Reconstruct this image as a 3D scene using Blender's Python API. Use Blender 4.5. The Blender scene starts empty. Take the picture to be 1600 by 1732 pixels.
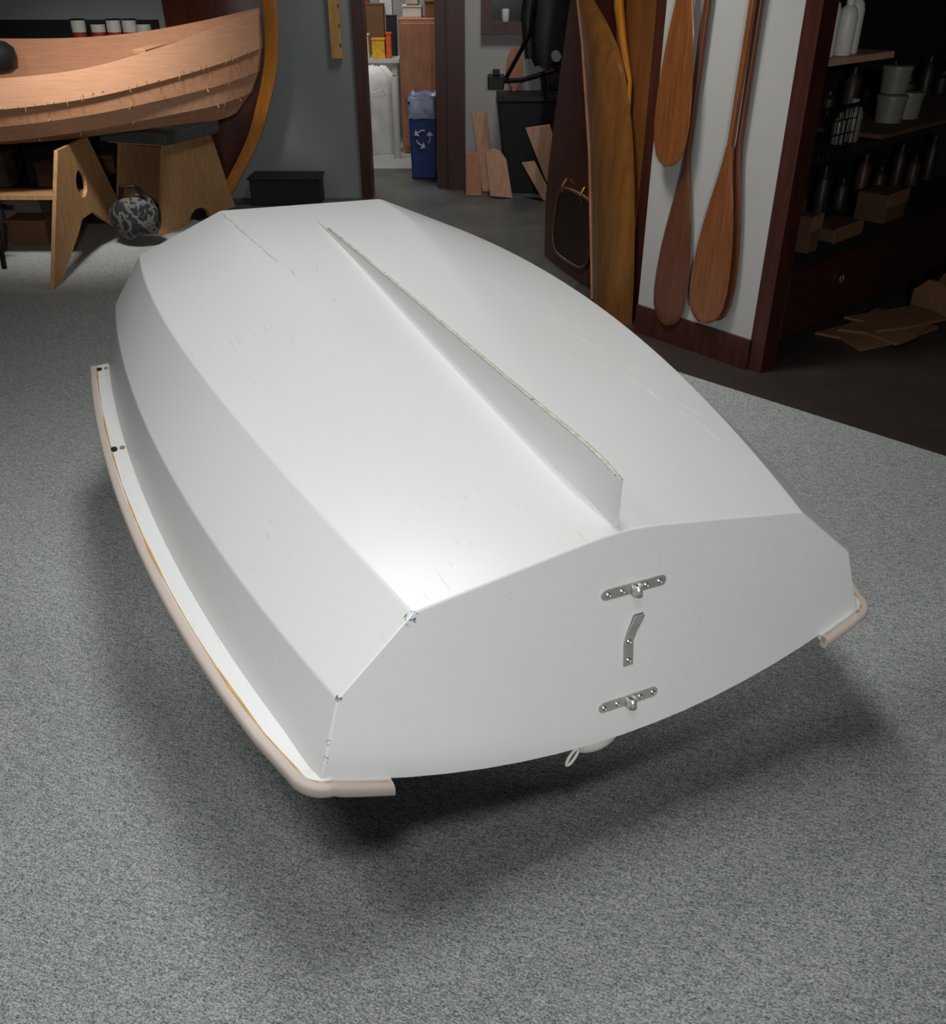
import bpy, bmesh, math, random
from mathutils import Vector, Matrix
random.seed(7)
sc=bpy.context.scene
COL=sc.collection
# ------------------------------------------------------------------ helpers
def c(r,g,b):
    f=lambda v:((v/255)/12.92 if v/255<=.04045 else ((v/255+.055)/1.055)**2.4)
    return (f(r),f(g),f(b),1)
class N:
    def __init__(s,name):
        s.m=bpy.data.materials.new(name);s.m.use_nodes=True;s.t=s.m.node_tree
        s.b=s.t.nodes['Principled BSDF'];s.tc=s.t.nodes.new('ShaderNodeTexCoord')
    def n(s,t,**k):
        x=s.t.nodes.new(t)
        for a,v in k.items():
            if a in x.inputs.keys():x.inputs[a].default_value=v
            else:setattr(x,a,v)
        return x
    def l(s,a,b):s.t.links.new(a,b)
    def mp(s,scale=(1,1,1),rot=0):
        src=s.tc.outputs['Object']
        if rot:
            r=s.n('ShaderNodeVectorRotate');r.rotation_type='Z_AXIS';r.inputs['Angle'].default_value=rot
            s.l(src,r.inputs['Vector']);src=r.outputs[0]
        m=s.n('ShaderNodeMapping');m.inputs['Scale'].default_value=scale
        s.l(src,m.inputs[0]);return m.outputs[0]
    def noise(s,vec,scale,detail=3,rough=.5):
        x=s.n('ShaderNodeTexNoise');x.inputs['Scale'].default_value=scale;x.inputs['Detail'].default_value=detail;x.inputs['Roughness'].default_value=rough
        s.l(vec,x.inputs['Vector']);return x.outputs[0]
    def ramp(s,fac,st):
        x=s.n('ShaderNodeValToRGB');e=x.color_ramp.elements
        while len(e)>len(st):e.remove(e[-1])
        while len(e)<len(st):e.new(.5)
        for i,(p,cc) in enumerate(st):e[i].position=p;e[i].color=cc
        s.l(fac,x.inputs[0]);return x.outputs[0]
    def mix(s,fac,a,b,mode='MIX'):
        x=s.n('ShaderNodeMix',data_type='RGBA',blend_type=mode)
        for i,v in ((0,fac),(6,a),(7,b)):
            if hasattr(v,'links'):s.l(v,x.inputs[i])
            else:x.inputs[i].default_value=v
        return x.outputs[2]
    def mul(s,a,b):
        x=s.n('ShaderNodeMath',operation='MULTIPLY')
        for i,v in enumerate((a,b)):
            if hasattr(v,'links'):s.l(v,x.inputs[i])
            else:x.inputs[i].default_value=v
        return x.outputs[0]
    def bump(s,h,st=.3,d=.002):
        x=s.n('ShaderNodeBump');x.inputs['Strength'].default_value=st;x.inputs['Distance'].default_value=d
        s.l(h,x.inputs['Height']);s.l(x.outputs[0],s.b.inputs['Normal'])
    def set(s,rough=.5,metal=0,coat=0,spec=.5):
        s.b.inputs['Roughness'].default_value=rough;s.b.inputs['Metallic'].default_value=metal
        s.b.inputs['Coat Weight'].default_value=coat;s.b.inputs['Coat Roughness'].default_value=.08
        s.b.inputs['Specular IOR Level'].default_value=spec;return s
def plain(name,col,rough=.6,metal=0,var=.12,scale=12,coat=0,spec=.5,bump=0):
    m=N(name);f=m.noise(m.mp(),scale,4)
    d=tuple(max(0,x*(1-var)) for x in col[:3])+(1,);l=tuple(min(1,x*(1+var)) for x in col[:3])+(1,)
    m.l(m.ramp(f,[(.3,d),(.7,l)]),m.b.inputs['Base Color']);m.set(rough,metal,coat,spec)
    if bump:m.bump(f,bump,.004)
    return m.m
def wood(name,a,b,stretch=(1,1,12),scale=6,rough=.4,coat=0,spec=.5):
    m=N(name);sx=tuple(12/s for s in stretch)
    v=m.mp(sx);f=m.noise(v,scale,6,.6);g=m.noise(m.mp(tuple(x*6 for x in sx)),scale,3)
    col=m.ramp(f,[(.3,a),(.5,tuple((x+y)/2 for x,y in zip(a,b))),(.7,b)])
    col=m.mix(.25,col,m.ramp(g,[(.35,a),(.65,b)]))
    m.l(col,m.b.inputs['Base Color']);m.set(rough,0,coat,spec);return m.m
def mk(name,V,F,mat,loc=(0,0,0),parent=None,smooth=None,label=None,cat=None,kind=None,group=None,solid=0,bevel=0,bang=30,recalc=True):
    loc=Vector(loc);me=bpy.data.meshes.new(name)
    me.from_pydata([tuple(Vector(v)-loc) for v in V],[],F);me.update()
    if recalc:
        bm=bmesh.new();bm.from_mesh(me);bmesh.ops.recalc_face_normals(bm,faces=bm.faces);bm.to_mesh(me);bm.free()
    o=bpy.data.objects.new(name,me);COL.objects.link(o)
    if mat:me.materials.append(mat)
    if smooth is not None:
        me.shade_smooth()
        if smooth<179:me.set_sharp_from_angle(angle=math.radians(smooth))
    if parent is not None:o.parent=parent
    else:o.location=loc
    if solid:
        s=o.modifiers.new('s','SOLIDIFY');s.thickness=solid;s.offset=0
    if bevel:
        b=o.modifiers.new('b','BEVEL');b.width=bevel;b.segments=2;b.limit_method='ANGLE';b.angle_limit=math.radians(bang)
    if label:o['label']=label
    if cat:o['category']=cat
    if kind:o['kind']=kind
    if group:o['group']=group
    return o
class T:
    """a thing: an empty at its base, parts given in world coordinates"""
    def __init__(s,name,loc,label,cat,group=None):
        s.loc=Vector(loc);s.e=bpy.data.objects.new(name,None);COL.objects.link(s.e);s.e.location=s.loc;s.e.empty_display_size=.05
        s.e['label']=label;s.e['category']=cat
        if group:s.e['group']=group
    def p(s,name,vf,mat,parent=None,**k):
        return mk(name,vf[0],vf[1],mat,loc=s.loc,parent=parent or s.e,**k)
def box(x0,x1,y0,y1,z0,z1):
    V=[(x,y,z) for x in(x0,x1) for y in(y0,y1) for z in(z0,z1)]
    return V,[(0,1,3,2),(4,6,7,5),(0,4,5,1),(2,3,7,6),(0,2,6,4),(1,5,7,3)]
def obox(o,e,n,s0,s1,d0,d1,z0,z1):
    V,F=box(s0,s1,d0,d1,z0,z1)
    return [(o[0]+e[0]*a+n[0]*b,o[1]+e[1]*a+n[1]*b,z) for a,b,z in V],F
def join(*vf):
    V=[];F=[]
    for v,f in vf:
        k=len(V);V+=list(v);F+=[tuple(i+k for i in q) for q in f]
    return V,F
def prism(P,d):
    n=len(P);d=Vector(d);V=[Vector(p) for p in P]+[Vector(p)+d for p in P]
    return V,[tuple(range(n))[::-1],tuple(range(n,2*n))]+[(i,(i+1)%n,(i+1)%n+n,i+n) for i in range(n)]
def loft(R,cap=True,closed=True):
    n=len(R[0]);V=[v for r in R for v in r];F=[]
    for i in range(len(R)-1):
        for j in range(n if closed else n-1):
            a=i*n+j;b=i*n+(j+1)%n;F.append((a,b,b+n,a+n))
    if cap and closed:F+=[tuple(range(n))[::-1],tuple(range((len(R)-1)*n,len(R)*n))]
    return V,F
def tube(P,r,n=10,sq=1.0,closed=False):
    P=[Vector(p) for p in P];R=[];up=None
    m=len(P)
    for i in range(m):
        a=P[(i-1)%m] if (closed or i>0) else P[0];b=P[(i+1)%m] if (closed or i<m-1) else P[-1]
        t=(b-a).normalized()
        if up is None:up=Vector((0,0,1)) if abs(t.z)<.9 else Vector((1,0,0))
        s=t.cross(up).normalized();u=s.cross(t).normalized();up=u
        rr=r[i] if isinstance(r,(list,tuple)) else r
        R.append([P[i]+s*rr*math.cos(2*math.pi*k/n)+u*rr*sq*math.sin(2*math.pi*k/n) for k in range(n)])
    if closed:R.append(R[0]);return loft(R,False)
    return loft(R)
def lathe(x,y,prof,n=20,ax=None):
    return loft([[(x+r*math.cos(2*math.pi*k/n),y+r*math.sin(2*math.pi*k/n),z) for k in range(n)] for r,z in prof])
def plate_hole(outer,hole,d):
    bm=bmesh.new()
    for L in (outer,hole):
        vs=[bm.verts.new(p) for p in L]
        for i in range(len(vs)):bm.edges.new((vs[i],vs[(i+1)%len(vs)]))
    bmesh.ops.triangle_fill(bm,use_beauty=True,edges=bm.edges[:])
    r=bmesh.ops.extrude_face_region(bm,geom=bm.faces[:])
    bmesh.ops.translate(bm,vec=Vector(d),verts=[g for g in r['geom'] if isinstance(g,bmesh.types.BMVert)])
    bm.verts.index_update();V=[v.co.copy() for v in bm.verts];F=[tuple(v.index for v in f.verts) for f in bm.faces];bm.free()
    return V,F
def interp(T_,z):
    if z<=T_[0][0]:return T_[0][1]
    n=len(T_)
    for i in range(n-1):
        a,u=T_[i];b,v=T_[i+1]
        if z<=b:
            t=(z-a)/(b-a)
            m0=(v-u)/(b-a) if i==0 else (v-T_[i-1][1])/(b-T_[i-1][0])
            m1=(v-u)/(b-a) if i==n-2 else (T_[i+2][1]-u)/(T_[i+2][0]-a)
            h=b-a
            return (2*t**3-3*t*t+1)*u+(t**3-2*t*t+t)*h*m0+(-2*t**3+3*t*t)*v+(t**3-t*t)*h*m1
    return T_[-1][1]
# ------------------------------------------------------------------ materials
def carpet_mat():
    m=N('carpet_pile')
    a=m.noise(m.mp((.75,1.5,1),.35),300,4,.8);b=m.noise(m.mp((.5,1.8,1),.3),115,3,.6)
    col=m.ramp(a,[(.38,c(58,66,71)),(.44,c(138,148,152)),(.50,c(184,191,191)),(.56,c(222,225,220)),(.62,c(248,248,242))])
    col=m.mix(.24,col,m.ramp(b,[(.40,c(108,121,128)),(.5,c(186,193,193)),(.6,c(232,231,224))]))
    h=m.noise(m.mp(),160,2);hb=m.ramp(h,[(.35,c(114,136,150)),(.5,c(147,151,150)),(.65,c(163,154,145))])
    col=m.mix(.2,col,hb,'OVERLAY')
    m.l(col,m.b.inputs['Base Color']);m.set(.95,spec=.1);m.bump(a,.7,.005);return m.m
M_carpet=carpet_mat()
def concrete():
    m=N('painted_concrete');a=m.noise(m.mp(),3,6,.6);b=m.noise(m.mp(),40,3)
    col=m.mix(.3,m.ramp(a,[(.3,c(58,60,58)),(.7,c(92,94,90))]),m.ramp(b,[(.3,c(48,48,46)),(.7,c(96,95,91))]))
    m.l(col,m.b.inputs['Base Color']);m.set(.45);return m.m
M_conc=concrete()
M_concd=plain('shade_toned_floor',c(48,41,36),.6,var=.25,scale=5)  # dark brown tone stands in for light falling off to the right
M_concl=plain('light_back_room_floor',c(150,154,152),.5,var=.1,scale=5)
M_wallg=plain('grey_wall_paint',c(140,146,148),.75,var=.04,scale=2)
M_wallw=plain('white_wall_paint',c(172,172,170),.7,var=.04,scale=2)
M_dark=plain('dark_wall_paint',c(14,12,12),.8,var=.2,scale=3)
M_ceil=plain('ceiling_paint',c(50,50,49),.9,var=.05)
M_mahog=wood('mahogany_trim',c(44,20,15),c(76,36,28),(1,1,10),3,.4)
M_mahd=wood('mahogany_drawer_wood',c(42,20,14),c(64,31,23),(10,10,1),3,.5)
M_ply=wood('plywood_okoume',c(196,146,114),c(214,166,134),(14,3,.8),7,.8,spec=.25)
M_plyr=wood('plywood_okoume_red',c(184,130,98),c(202,152,118),(14,3,.8),7,.8,spec=.25)
M_plyp=wood('plywood_pine',c(164,120,78),c(198,158,110),(1,1,6),5,.6)
M_cut=wood('offcut_board',c(166,122,98),c(200,158,132),(1,1,7),4,.6)
M_cab=wood('cabinet_plywood',c(150,96,70),c(186,130,98),(2,2,6),3,.55)
M_pad=wood('paddle_cherry',c(100,56,28),c(144,88,48),(1,1,14),6,.25,.5)
M_padd=wood('paddle_walnut',c(80,43,27),c(110,64,42),(1,1,14),6,.3,.4)
M_gold=wood('varnished_gold',c(96,60,28),c(144,96,44),(1,1,10),1.6,.34,.2)
M_orng=wood('varnished_orange',c(176,102,28),c(208,140,50),(1,1,10),1.6,.3,.3)
M_kay=wood('varnished_mahogany',c(56,26,18),c(86,43,30),(1,1,10),1.8,.36)
M_hatch=wood('dark_hatch_wood',c(30,16,13),c(50,26,20),(1,1,10),1.8,.4)
M_black=plain('black_plastic',c(20,20,22),.5,var=.2)
M_pad2=plain('charcoal_pad',c(80,82,84),.7,var=.15)
M_blackm=plain('black_metal',c(18,18,20),.35,.6,var=.2)
M_steel=plain('stainless_steel',c(214,211,206),.33,.75,var=.1,scale=60)
M_screw=plain('screw_steel',c(186,184,180),.3,.85,var=.15,scale=90)
M_brass=plain('brass',c(190,150,70),.3,1)
M_blue=plain('blue_recycling_plastic',c(26,52,116),.45,var=.08)
M_liner=plain('grey_liner_film',c(150,160,184),.35,var=.25,scale=25)
M_whitep=plain('white_plastic',c(206,206,200),.45,var=.05)
M_dimp=plain('frosted_plastic',c(124,119,110),.4,var=.1)
M_cloth=plain('white_canvas',c(214,212,208),.9,var=.12,scale=9,bump=.6)
M_card=plain('cardboard',c(116,82,54),.85,var=.12,scale=5)
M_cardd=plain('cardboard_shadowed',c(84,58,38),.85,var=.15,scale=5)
M_tan=plain('tan_rub_rail_vinyl',c(188,176,167),.5,var=.03)
M_amber=plain('amber_glue',c(190,152,92),.4,var=.25,scale=30)
M_navy=plain('navy_vinyl',c(20,24,34),.6,var=.1)
M_cop=plain('copper_wire',c(240,200,130),.3,.7)
M_red=plain('red_label',c(150,50,40),.5);M_yel=plain('yellow_carton',c(232,176,40),.5,var=.3,scale=30)
M_org=plain('orange_carton',c(222,96,34),.5,var=.2,scale=30)
M_pink=plain('beige_cloth',c(200,184,160),.9,var=.2)
M_rope=plain('white_cord',c(214,212,204),.7)
M_glass=plain('dark_window_glass',c(18,22,28),.15,var=.2)
def camo():
    m=N('camouflage_cloth');a=m.noise(m.mp((1.4,1.4,1)),9,3,.6);m.l(m.ramp(a,[(.44,c(22,22,24)),(.46,c(84,86,84)),(.53,c(104,104,100)),(.56,c(34,34,36))]),m.b.inputs['Base Color'])
    m.set(.85);return m.m
M_camo=camo()
# ------------------------------------------------------------------ white dinghy (overturned hull on a stand)
S=.7
BX=Vector((-.4288,.9033,.0159));BY=Vector((-.9029,-.4291,.0259));BZ=Vector((.0302,-.0032,.9995));BO=Vector((.2421,1.1245,.3054))
def B(x,y,z):return BO+(BX*x+BY*y+BZ*z)*S
d=dict(rs=.1786,sys=.7187,sy1=.6667,sy2=.4981,sz1=.1680,sz2=.3100,szk=.3736,L=2.2999,rb=.2594,bys=.8411,by1=.7758,by2=.6580,by3=.3299,bzs=.0350,bz1=.2378,bz2=.4026,bz3=.5375,gs=.1020,gs2=.0271,hs=.0702,hs2=-.0094,g1=.1099,g12=.0121,h1=.0409,h12=-.0009,g2=.0998,g22=-.0098,h2=.0504,h22=.0099,hk=.0092,hk2=-.0185)
def cur(n,t):
    a,b,g={'s':((d['sys'],0),(d['bys'],d['bzs']),(d['gs'],d['gs2'],d['hs'],d['hs2'])),'1':((d['sy1'],d['sz1']),(d['by1'],d['bz1']),(d['g1'],d['g12'],d['h1'],d['h12'])),
     '2':((d['sy2'],d['sz2']),(d['by2'],d['bz2']),(d['g2'],d['g22'],d['h2'],d['h22'])),'k':((0,d['szk']),(0,d['bz3']),(0,0,d['hk'],d['hk2']))}[n]
    q=4*t*(1-t);w=q*(1-2*t)
    return a[0]*(1-t)+b[0]*t+g[0]*q+g[1]*w, a[1]*(1-t)+b[1]*t+g[2]*q+g[3]*w
def bx(t,z,z0,z1):return (1-t)*d['rs']*z0+t*(d['L']+d['rb']*z1)
def ends(n):
    return {'s':(0,d['bzs']),'1':(d['sz1'],d['bz1']),'2':(d['sz2'],d['bz2']),'k':(d['szk'],d['bz3'])}[n]
def station(t):
    pts=[]
    for n in 's1':
        y,z=cur(n,t);e=ends(n);pts.append((bx(t,z,*e),y,z))
    y2,z2=cur('2',t);_,zk=cur('k',t);y3=y2*(.10+.40*min(1,t*1.12)**.9);k=.10*(1-t)**2.2+.004
    half=[]
    A_=[y2-(y2-y3)*i/9 for i in range(9)]+[y3+.012*y2,y3-.012*y2]+[y3*(1-i/8) for i in range(1,9)]
    A_=sorted(A_,reverse=True)
    for a in A_:
        q=(y2-a)/(y2-y3);f=.5*(1+q-math.sqrt((1-q)**2+k*k))
        f0=.5*(1-math.sqrt(1+k*k)) ;f1=.5*(1+y2/(y2-y3)-math.sqrt((1-y2/(y2-y3))**2+k*k))
        f=(f-f0)/(f1-f0);z=z2+(zk-z2)*f
        e2=ends('2');ek=ends('k');x=bx(t,0,e2[0]+(ek[0]-e2[0])*f,e2[1]+(ek[1]-e2[1])*f)
        half.append((x,a,z))
    L_=pts+half
    return L_+[(x,-y,z) for x,y,z in reversed(L_[:-1])]
boat=T('sailing_dinghy',(BO.x-.3,BO.y+.7,0.0),'white fiberglass sailing dinghy turned upside down above grey carpet','boat')
def segmask(m,A,Bp,wd,jit):
    A=Vector(A)-boat.loc;Bp=Vector(Bp)-boat.loc;D=(Bp-A);L=D.length;D=D/L
    sub=m.n('ShaderNodeVectorMath',operation='SUBTRACT');m.l(jit,sub.inputs[0]);sub.inputs[1].default_value=A
    dt=m.n('ShaderNodeVectorMath',operation='DOT_PRODUCT');m.l(sub.outputs[0],dt.inputs[0]);dt.inputs[1].default_value=D
    cl=m.n('ShaderNodeClamp');m.l(dt.outputs['Value'],cl.inputs[0]);cl.inputs[1].default_value=0;cl.inputs[2].default_value=L
    sc_=m.n('ShaderNodeVectorMath',operation='SCALE');sc_.inputs[0].default_value=D;m.l(cl.outputs[0],sc_.inputs['Scale'])
    ds=m.n('ShaderNodeVectorMath',operation='DISTANCE');m.l(sub.outputs[0],ds.inputs[0]);m.l(sc_.outputs[0],ds.inputs[1])
    mr=m.n('ShaderNodeMapRange');m.l(ds.outputs['Value'],mr.inputs[0]);mr.inputs[1].default_value=wd;mr.inputs[2].default_value=wd*.4;mr.inputs[3].default_value=0;mr.inputs[4].default_value=1
    return mr.outputs[0]
def hull_surface(x_t,y):
    P=station(x_t);P=[p for p in P if abs(p[1])<=cur('2',x_t)[0]+1e-4]
    best=min(P,key=lambda p:abs(p[1]-y));return B(best[0],y,best[2])
def hull_mat():
    m=N('white_gelcoat');m.set(.36,0,.12);m.b.inputs['Coat Roughness'].default_value=.18
    base=c(219,221,220)
    yaw=math.atan2(BX.y,BX.x)
    col=base
    nz0=m.noise(m.mp(),1.7,3)
    for rot,thr,seed,amt in ((-yaw,.67,0,.4),(-yaw+1.0,.70,3,.15)):
        mpn=m.mp((.5,60,45),rot);s1=m.noise(mpn,3.2+seed*.13,3,.55)
        sc1=m.ramp(s1,[(thr-.02,(0,0,0,1)),(thr+.01,(1,1,1,1))])
        s2=m.noise(m.mp(),2.3+seed,2);ar=m.ramp(s2,[(.48,(0,0,0,1)),(.58,(1,1,1,1))])
        col=m.mix(m.mul(m.mul(sc1,ar),amt),col,c(184,181,176))
    col=m.mix(m.mul(m.ramp(nz0,[(.5,(0,0,0,1)),(.8,(1,1,1,1))]),.4),col,c(208,207,202))
    jn=m.n('ShaderNodeTexNoise');jn.inputs['Scale'].default_value=14;m.l(m.tc.outputs['Object'],jn.inputs['Vector'])
    js=m.n('ShaderNodeVectorMath',operation='SUBTRACT');m.l(jn.outputs['Color'],js.inputs[0]);js.inputs[1].default_value=(.5,.5,.5)
    jk_=m.n('ShaderNodeVectorMath',operation='SCALE');m.l(js.outputs[0],jk_.inputs[0]);jk_.inputs['Scale'].default_value=.018
    ja=m.n('ShaderNodeVectorMath',operation='ADD');m.l(m.tc.outputs['Object'],ja.inputs[0]);m.l(jk_.outputs[0],ja.inputs[1])
    for (t0,y0,t1,y1,wd,am) in ((.985,.33,.84,.31,.0035,.7),(.84,.31,.70,.27,.0024,.7),(.72,.265,.64,.25,.0018,.6),(.60,.21,.56,.20,.0016,.6),(.72,.16,.66,.19,.0012,.4),
        (.97,-.36,.86,-.44,.0013,.4),(.93,-.36,.82,-.45,.0012,.4),(.89,-.37,.77,-.47,.0013,.4),(.85,-.37,.74,-.49,.0011,.4),(.80,-.36,.68,-.48,.0012,.4)):
        col=m.mix(m.mul(segmask(m,hull_surface(t0,y0),hull_surface(t1,y1),wd,ja.outputs[0]),am),col,c(164,156,142))
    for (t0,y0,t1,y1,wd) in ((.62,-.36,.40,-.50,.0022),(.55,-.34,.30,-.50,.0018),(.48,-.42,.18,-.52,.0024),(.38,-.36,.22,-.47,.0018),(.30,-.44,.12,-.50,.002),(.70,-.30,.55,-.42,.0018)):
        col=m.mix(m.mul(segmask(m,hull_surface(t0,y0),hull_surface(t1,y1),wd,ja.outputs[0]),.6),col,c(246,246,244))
    for (p,q) in ((B(.03,-.12,.045),B(.03,-.145,.055)),(B(.03,-.50,.10),B(.05,-.51,.18)),(B(.01,.42,.0),B(.01,.38,.01)),(B(.03,.32,-.01),B(.03,.24,0))):
        col=m.mix(m.mul(segmask(m,p,q,.0016,ja.outputs[0]),.5),col,c(120,118,112))
    nz=m.noise(m.mp(),170,2,.7)
    for (p,r,thr) in [(B(.05,.502,.30),.012,.55),(B(.03,.665,.17),.006,.52),(B(.01,.70,.08),.008,.56),(B(.008,.705,.04),.006,.56),(B(.057,.13,.352),.004,.50)]:
        q=p-boat.loc
        vd=m.n('ShaderNodeVectorMath',operation='DISTANCE');m.l(m.tc.outputs['Object'],vd.inputs[0]);vd.inputs[1].default_value=q
        lt=m.n('ShaderNodeMath',operation='LESS_THAN');m.l(vd.outputs['Value'],lt.inputs[0]);lt.inputs[1].default_value=r
        gt=m.n('ShaderNodeMath',operation='GREATER_THAN');m.l(nz,gt.inputs[0]);gt.inputs[1].default_value=thr
        col=m.mix(m.mul(lt.outputs[0],gt.outputs[0]),col,c(110,120,150))
    m.l(col,m.b.inputs['Base Color'])
    return m.m
M_hull=hull_mat()
def camber(y,ys,amp=.14):return -amp*(1-(y/ys)**2)
NT=30
R=[station(i/NT) for i in range(NT+1)]
V=[B(*p) for r in R for p in r];n=len(R[0]);F=[]
for i in range(NT):
    for j in range(n-1):F.append((i*n+j,i*n+j+1,(i+1)*n+j+1,(i+1)*n+j))
k0=len(V);ys=d['sys'];cb=[]
for i in range(1,16):
    y=-ys+2*ys*i/16;V.append(B(d['rs']*camber(y,ys),y,camber(y,ys)));cb.append(k0+i-1)
F.append(tuple(range(n))+tuple(cb))
k1=len(V);e0=NT*n;cb=[]
for i in range(1,12):
    yb=d['bys'];y=-yb+2*yb*i/12;V.append(B(d['L']+.25*d['bzs'],y,d['bzs']-.08*(1-(y/yb)**2)));cb.append(k1+i-1)
F.append(tuple(e0+j for j in range(n))[::-1]+tuple(reversed(cb)))
hull=boat.p('hull',(V,F),M_hull,smooth=180,bevel=.0032,bang=9)
hull.modifiers['b'].segments=3;hull.modifiers['b'].harden_normals=True
for sg in (1,-1):
    IN=[];OUT=[]
    for i in range(NT,1,-1):
        t=i/NT*.985;y,z=cur('s',t);x=bx(t,z,0,d['bzs']);FL=.0604-.016*(1-t)**6
        IN.append((x,y-.004,z));OUT.append((x,y+FL,z-.006))
    cr=.062;cx_=-.022+cr;cy_=ys+.044-cr
    for k in range(9):
        a=math.pi/2*k/8
        zz=-.004+(camber(cy_,ys)-(-.002)+.002)*(k/8)**2
        OUT.append((cx_-cr*math.sin(a),cy_+cr*math.cos(a)+.006*(1-k/8)**2,zz))
        IN.append((.040*(1-k/8)+d['rs']*zz*(k/8)+.002,ys-.003-(ys-.003-cy_)*(k/8)**1.2,zz+.003))
    RL=.125 if sg==1 else .105
    for i in range(1,9):
        y=cy_-i*RL/8;z=camber(y,ys);IN.append((d['rs']*z+.004,y,z));OUT.append((d['rs']*z-.022,y,z-.002))
    Vf=[];Ff=[]
    m_=len(IN)
    for a,b in zip(IN,OUT):
        for (x,y,z) in (a,b):
            Vf.append(B(x,y*sg,z+.004))
        for (x,y,z) in (b,a):
            Vf.append(B(x,y*sg,z-.012))
    for i in range(m_-1):
        for j in range(4):
            a=i*4+j;b=i*4+(j+1)%4;Ff.append((a,b,b+4,a+4))
    Ff+=[(0,1,2,3),tuple((m_-1)*4+k for k in (3,2,1,0))]
    fl=boat.p('gunwale_flange',(Vf,Ff),M_hull,smooth=30)
    prof=[(-.014,.0082),(-.004,.0090),(.003,.0082),(.0070,.004),(.0080,-.004),(.0072,-.016),(.003,-.0215),(-.005,-.023),(-.014,-.022)]
    rg=[]
    for i in range(m_):
        o=OUT[i];ii=IN[i];w=Vector((o[0]-ii[0],(o[1]-ii[1]),0)).normalized()
        if i>0 and i<m_-1:
            t_=Vector((OUT[i+1][0]-OUT[i-1][0],OUT[i+1][1]-OUT[i-1][1],0)).normalized();w2=Vector((t_.y,-t_.x,0))
            if w2.dot(w)<0:w2=-w2
            w=w2
        elif i==m_-1:w=Vector((-1,0,0))
        else:w=Vector((0,1,0))
        rg.append([B(o[0]+w.x*a,(o[1]+w.y*a)*sg,o[2]+b-.002) for a,b in prof])
    rr=boat.p('rub_rail',loft(rg),M_tan,smooth=50,label='tan vinyl rub rail')
    gl=boat.p('glue_bead',tube([B(x,y*sg,z+.0045) for x,y,z in [tuple(o[k]+(i_[k]-o[k])*.28 for k in range(3)) for i_,o in zip(IN,OUT)]],[.0006+.0020*abs(math.sin(i*.9)*math.sin(i*.37+1)) for i in range(len(OUT))],8,.6),M_amber,smooth=180,label='amber adhesive bead')
M_hole=plain('hole_dark',c(14,14,16),.9);M_holeg=plain('hole_grey',c(120,122,124),.8)
for t in (.955,.62):
    y,z=cur('s',t);x=bx(t,z,0,d['bzs'])
    for dy,mm,rr_ in ((.034,M_hole,.0066),(.010,M_holeg,.0055)):
        pc=B(x,y+dy,z+.0012)
        ring=[[pc+BX*rr_*1.4*math.cos(a)+BY*rr_*math.sin(a)+BZ*h for a in [2*math.pi*k/14 for k in range(14)]] for h in (-.002,.0030)]
        boat.p('bolt_hole',loft(ring),mm)
# skeg
SK=[];n1=30
for i in range(n1+1):
    u=i/n1;t=.010+(.90-.010)*u;_,z=cur('k',t);x=bx(t,z,d['szk'],d['bz3'])
    h=.130*(1-u)**1.05*(1-.16*math.exp(-u*30))+.002;SK.append((x,z,h,.0065,u))
rings=[]
for (x,z,h,w,u) in SK:
    fl=min(1,h/.06)*min(1,.15+u*14)
    pr=[(w+.022*fl,-.006),(w+.010*fl,.003*fl),(w+.004*fl,.012*fl),(w,h*.5+.01*fl),(w*.85,h),(0,h+.002)]
    rings.append([B(x,y+.014,z+q) for y,q in pr]+[B(x,-y+.014,z+q) for y,q in reversed(pr[:-1])])
boat.p('skeg',loft(rings),M_hull,smooth=30)
def worn():
    m=N('worn_fiberglass_edge');a=m.noise(m.mp(),38,3,.7)
    m.l(m.ramp(a,[(.42,c(206,204,197)),(.52,c(184,176,152)),(.60,c(204,202,194)),(.66,c(104,116,160))]),m.b.inputs['Base Color']);m.set(.6);return m.m
boat.p('skeg_edge',tube([B(x,.014,z+h+.002) for (x,z,h,w,u) in SK[:-2]],[.0040]*(len(SK)-2),8,.3),worn(),smooth=180,label='worn chipped skeg edge')
up=(B(d['rs'],0,1)-B(0,0,0)).normalized();ay=BY.normalized();nx=ay.cross(up).normalized()
if nx.dot(BX)>0:nx=-nx
def Tn(y,z,o):return B(d['rs']*z,0,z)+ay*y+nx*o
def strap(yc,zc,L,W,th,ang=0):
    P=[]
    for sgn in (1,-1):
        for k in range(9):
            a=-math.pi/2+math.pi*k/8
            P.append(Tn(yc,zc,0)+ay*(sgn*(L/2-W/2)+sgn*W/2*math.cos(a))+up*(sgn*W/2*math.sin(a)))
    return P
def screw(par,yc,zc,dy,dz,o=.003):
    ce=Tn(yc,zc,0)+ay*dy+up*dz
    rg=[[ce+ay*r*math.cos(a)+up*r*math.sin(a)+nx*h for a in [2*math.pi*k/12 for k in range(12)]] for r,h in ((.0046,o),(.0046,o+.001),(.0027,o+.0024),(.0012,o+.0012))]
    boat.p('screw',loft(rg),M_screw,parent=par,smooth=40)
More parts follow.
